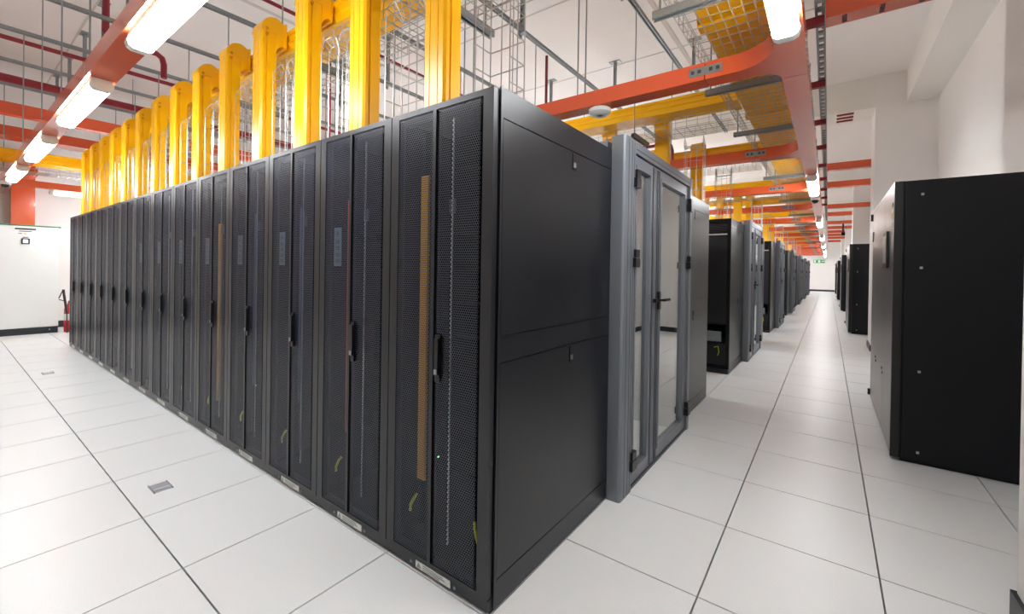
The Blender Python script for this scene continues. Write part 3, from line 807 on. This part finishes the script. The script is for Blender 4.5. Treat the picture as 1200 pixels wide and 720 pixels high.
# ================================================================== LEFT END: WHITE CABINET, EXTINGUISHER
t = tag(empty('white_cabinet', (-10.4, -0.7, 0)), 'large white cabinet with small touch screen and green top edge', 'cabinet')
def wc(name, mt, *a, parent=t): return B(*a).build(name, mt, parent)
wc('body', 'white', -0.86, 0.0, -0.8, 0.82, 0.12, 1.93)
wc('plinth', 'baseboard', -0.84, 0.006, -0.79, 0.815, 0.0, 0.12)
wc('top_edge', 'green_edge', -0.88, 0.02, -0.82, 0.84, 1.93, 1.95)
d_ = wc('door', 'white', 0.0, 0.012, 0.0, 0.818, 0.125, 1.925); d2_ = wc('door', 'white', 0.0, 0.012, -0.798, -0.006, 0.125, 1.925)
wc('name_bar', 'ink', 0.012, 0.02, 0.28, 0.53, 1.865, 1.89, parent=d_)
wc('name_bar', 'galv_dark', 0.012, 0.016, 0.33, 0.48, 1.83, 1.842, parent=d_)
wc('sticker', 'red_led', 0.012, 0.014, 0.32, 0.365, 1.79, 1.805, parent=d_); wc('sticker', 'yellow_tag', 0.012, 0.014, 0.385, 0.42, 1.785, 1.805, parent=d_); wc('sticker', 'sticker', 0.012, 0.014, 0.45, 0.49, 1.785, 1.805, parent=d_)
wc('name_bar', 'galv_dark', 0.012, 0.016, 0.37, 0.44, 1.725, 1.737, parent=d_)
wc('screen_bezel', 'ink', 0.012, 0.03, 0.355, 0.455, 1.61, 1.71, parent=d_); wc('touch_screen', 'screen', 0.03, 0.034, 0.375, 0.435, 1.63, 1.69, parent=d_)
for yy in (0.1, 0.7): wc('bolt', 'silver', 0.006, 0.012, yy, yy+0.015, 0.06, 0.075)
t = tag(empty('fire_extinguisher', (-10.36, 0.262, 0)), 'red fire extinguisher standing between the white cabinet and the rack row', 'fire extinguisher')
MB().lathe([(0.072, 0), (0.076, 0.015), (0.076, 0.42), (0.062, 0.48), (0.03, 0.52), (0.026, 0.55)], 18).build('cylinder', 'ext_red', t, True)
MB().box(-0.025, 0.025, -0.02, 0.05, 0.55, 0.58).box(-0.01, 0.01, 0.0, 0.12, 0.59, 0.605).box(-0.01, 0.01, 0.0, 0.11, 0.56, 0.57).box(-0.01, 0.01, 0.0, 0.02, 0.57, 0.6).build('valve', 'black', t)
MB().tube([(0.0, 0.05, 0.565), (0.03, 0.09, 0.6), (0.06, 0.1, 0.52), (0.07, 0.09, 0.35), (0.075, 0.07, 0.2)], 0.012, 8).build('hose', 'black', t, True)
MB().lathe([(0.0775, 0.22), (0.0775, 0.34)], 18).build('instruction_label', 'sticker', t, True)
t = tag(empty('folding_stand', (-10.2, 0.16, 0)), 'black angled metal bar beside the red fire extinguisher', 'stand')
MB().tube([(0.0, 0.045, 0.36), (0.0, -0.004, 0.80)], 0.02, 6).build('bar', 'black', t)
MB().tube([(0.0, -0.004, 0.80), (0.0, -0.06, 0.64)], 0.009, 6).build('arm', 'black', t)
MB().tube([(0.0, 0.035, 0.58), (0.0, -0.06, 0.62)], 0.008, 6).build('brace', 'black', t)
MB().tube([(0.0, 0.045, 0.37), (0.0, 0.05, 0.0)], 0.009, 6).build('leg', 'black', t)
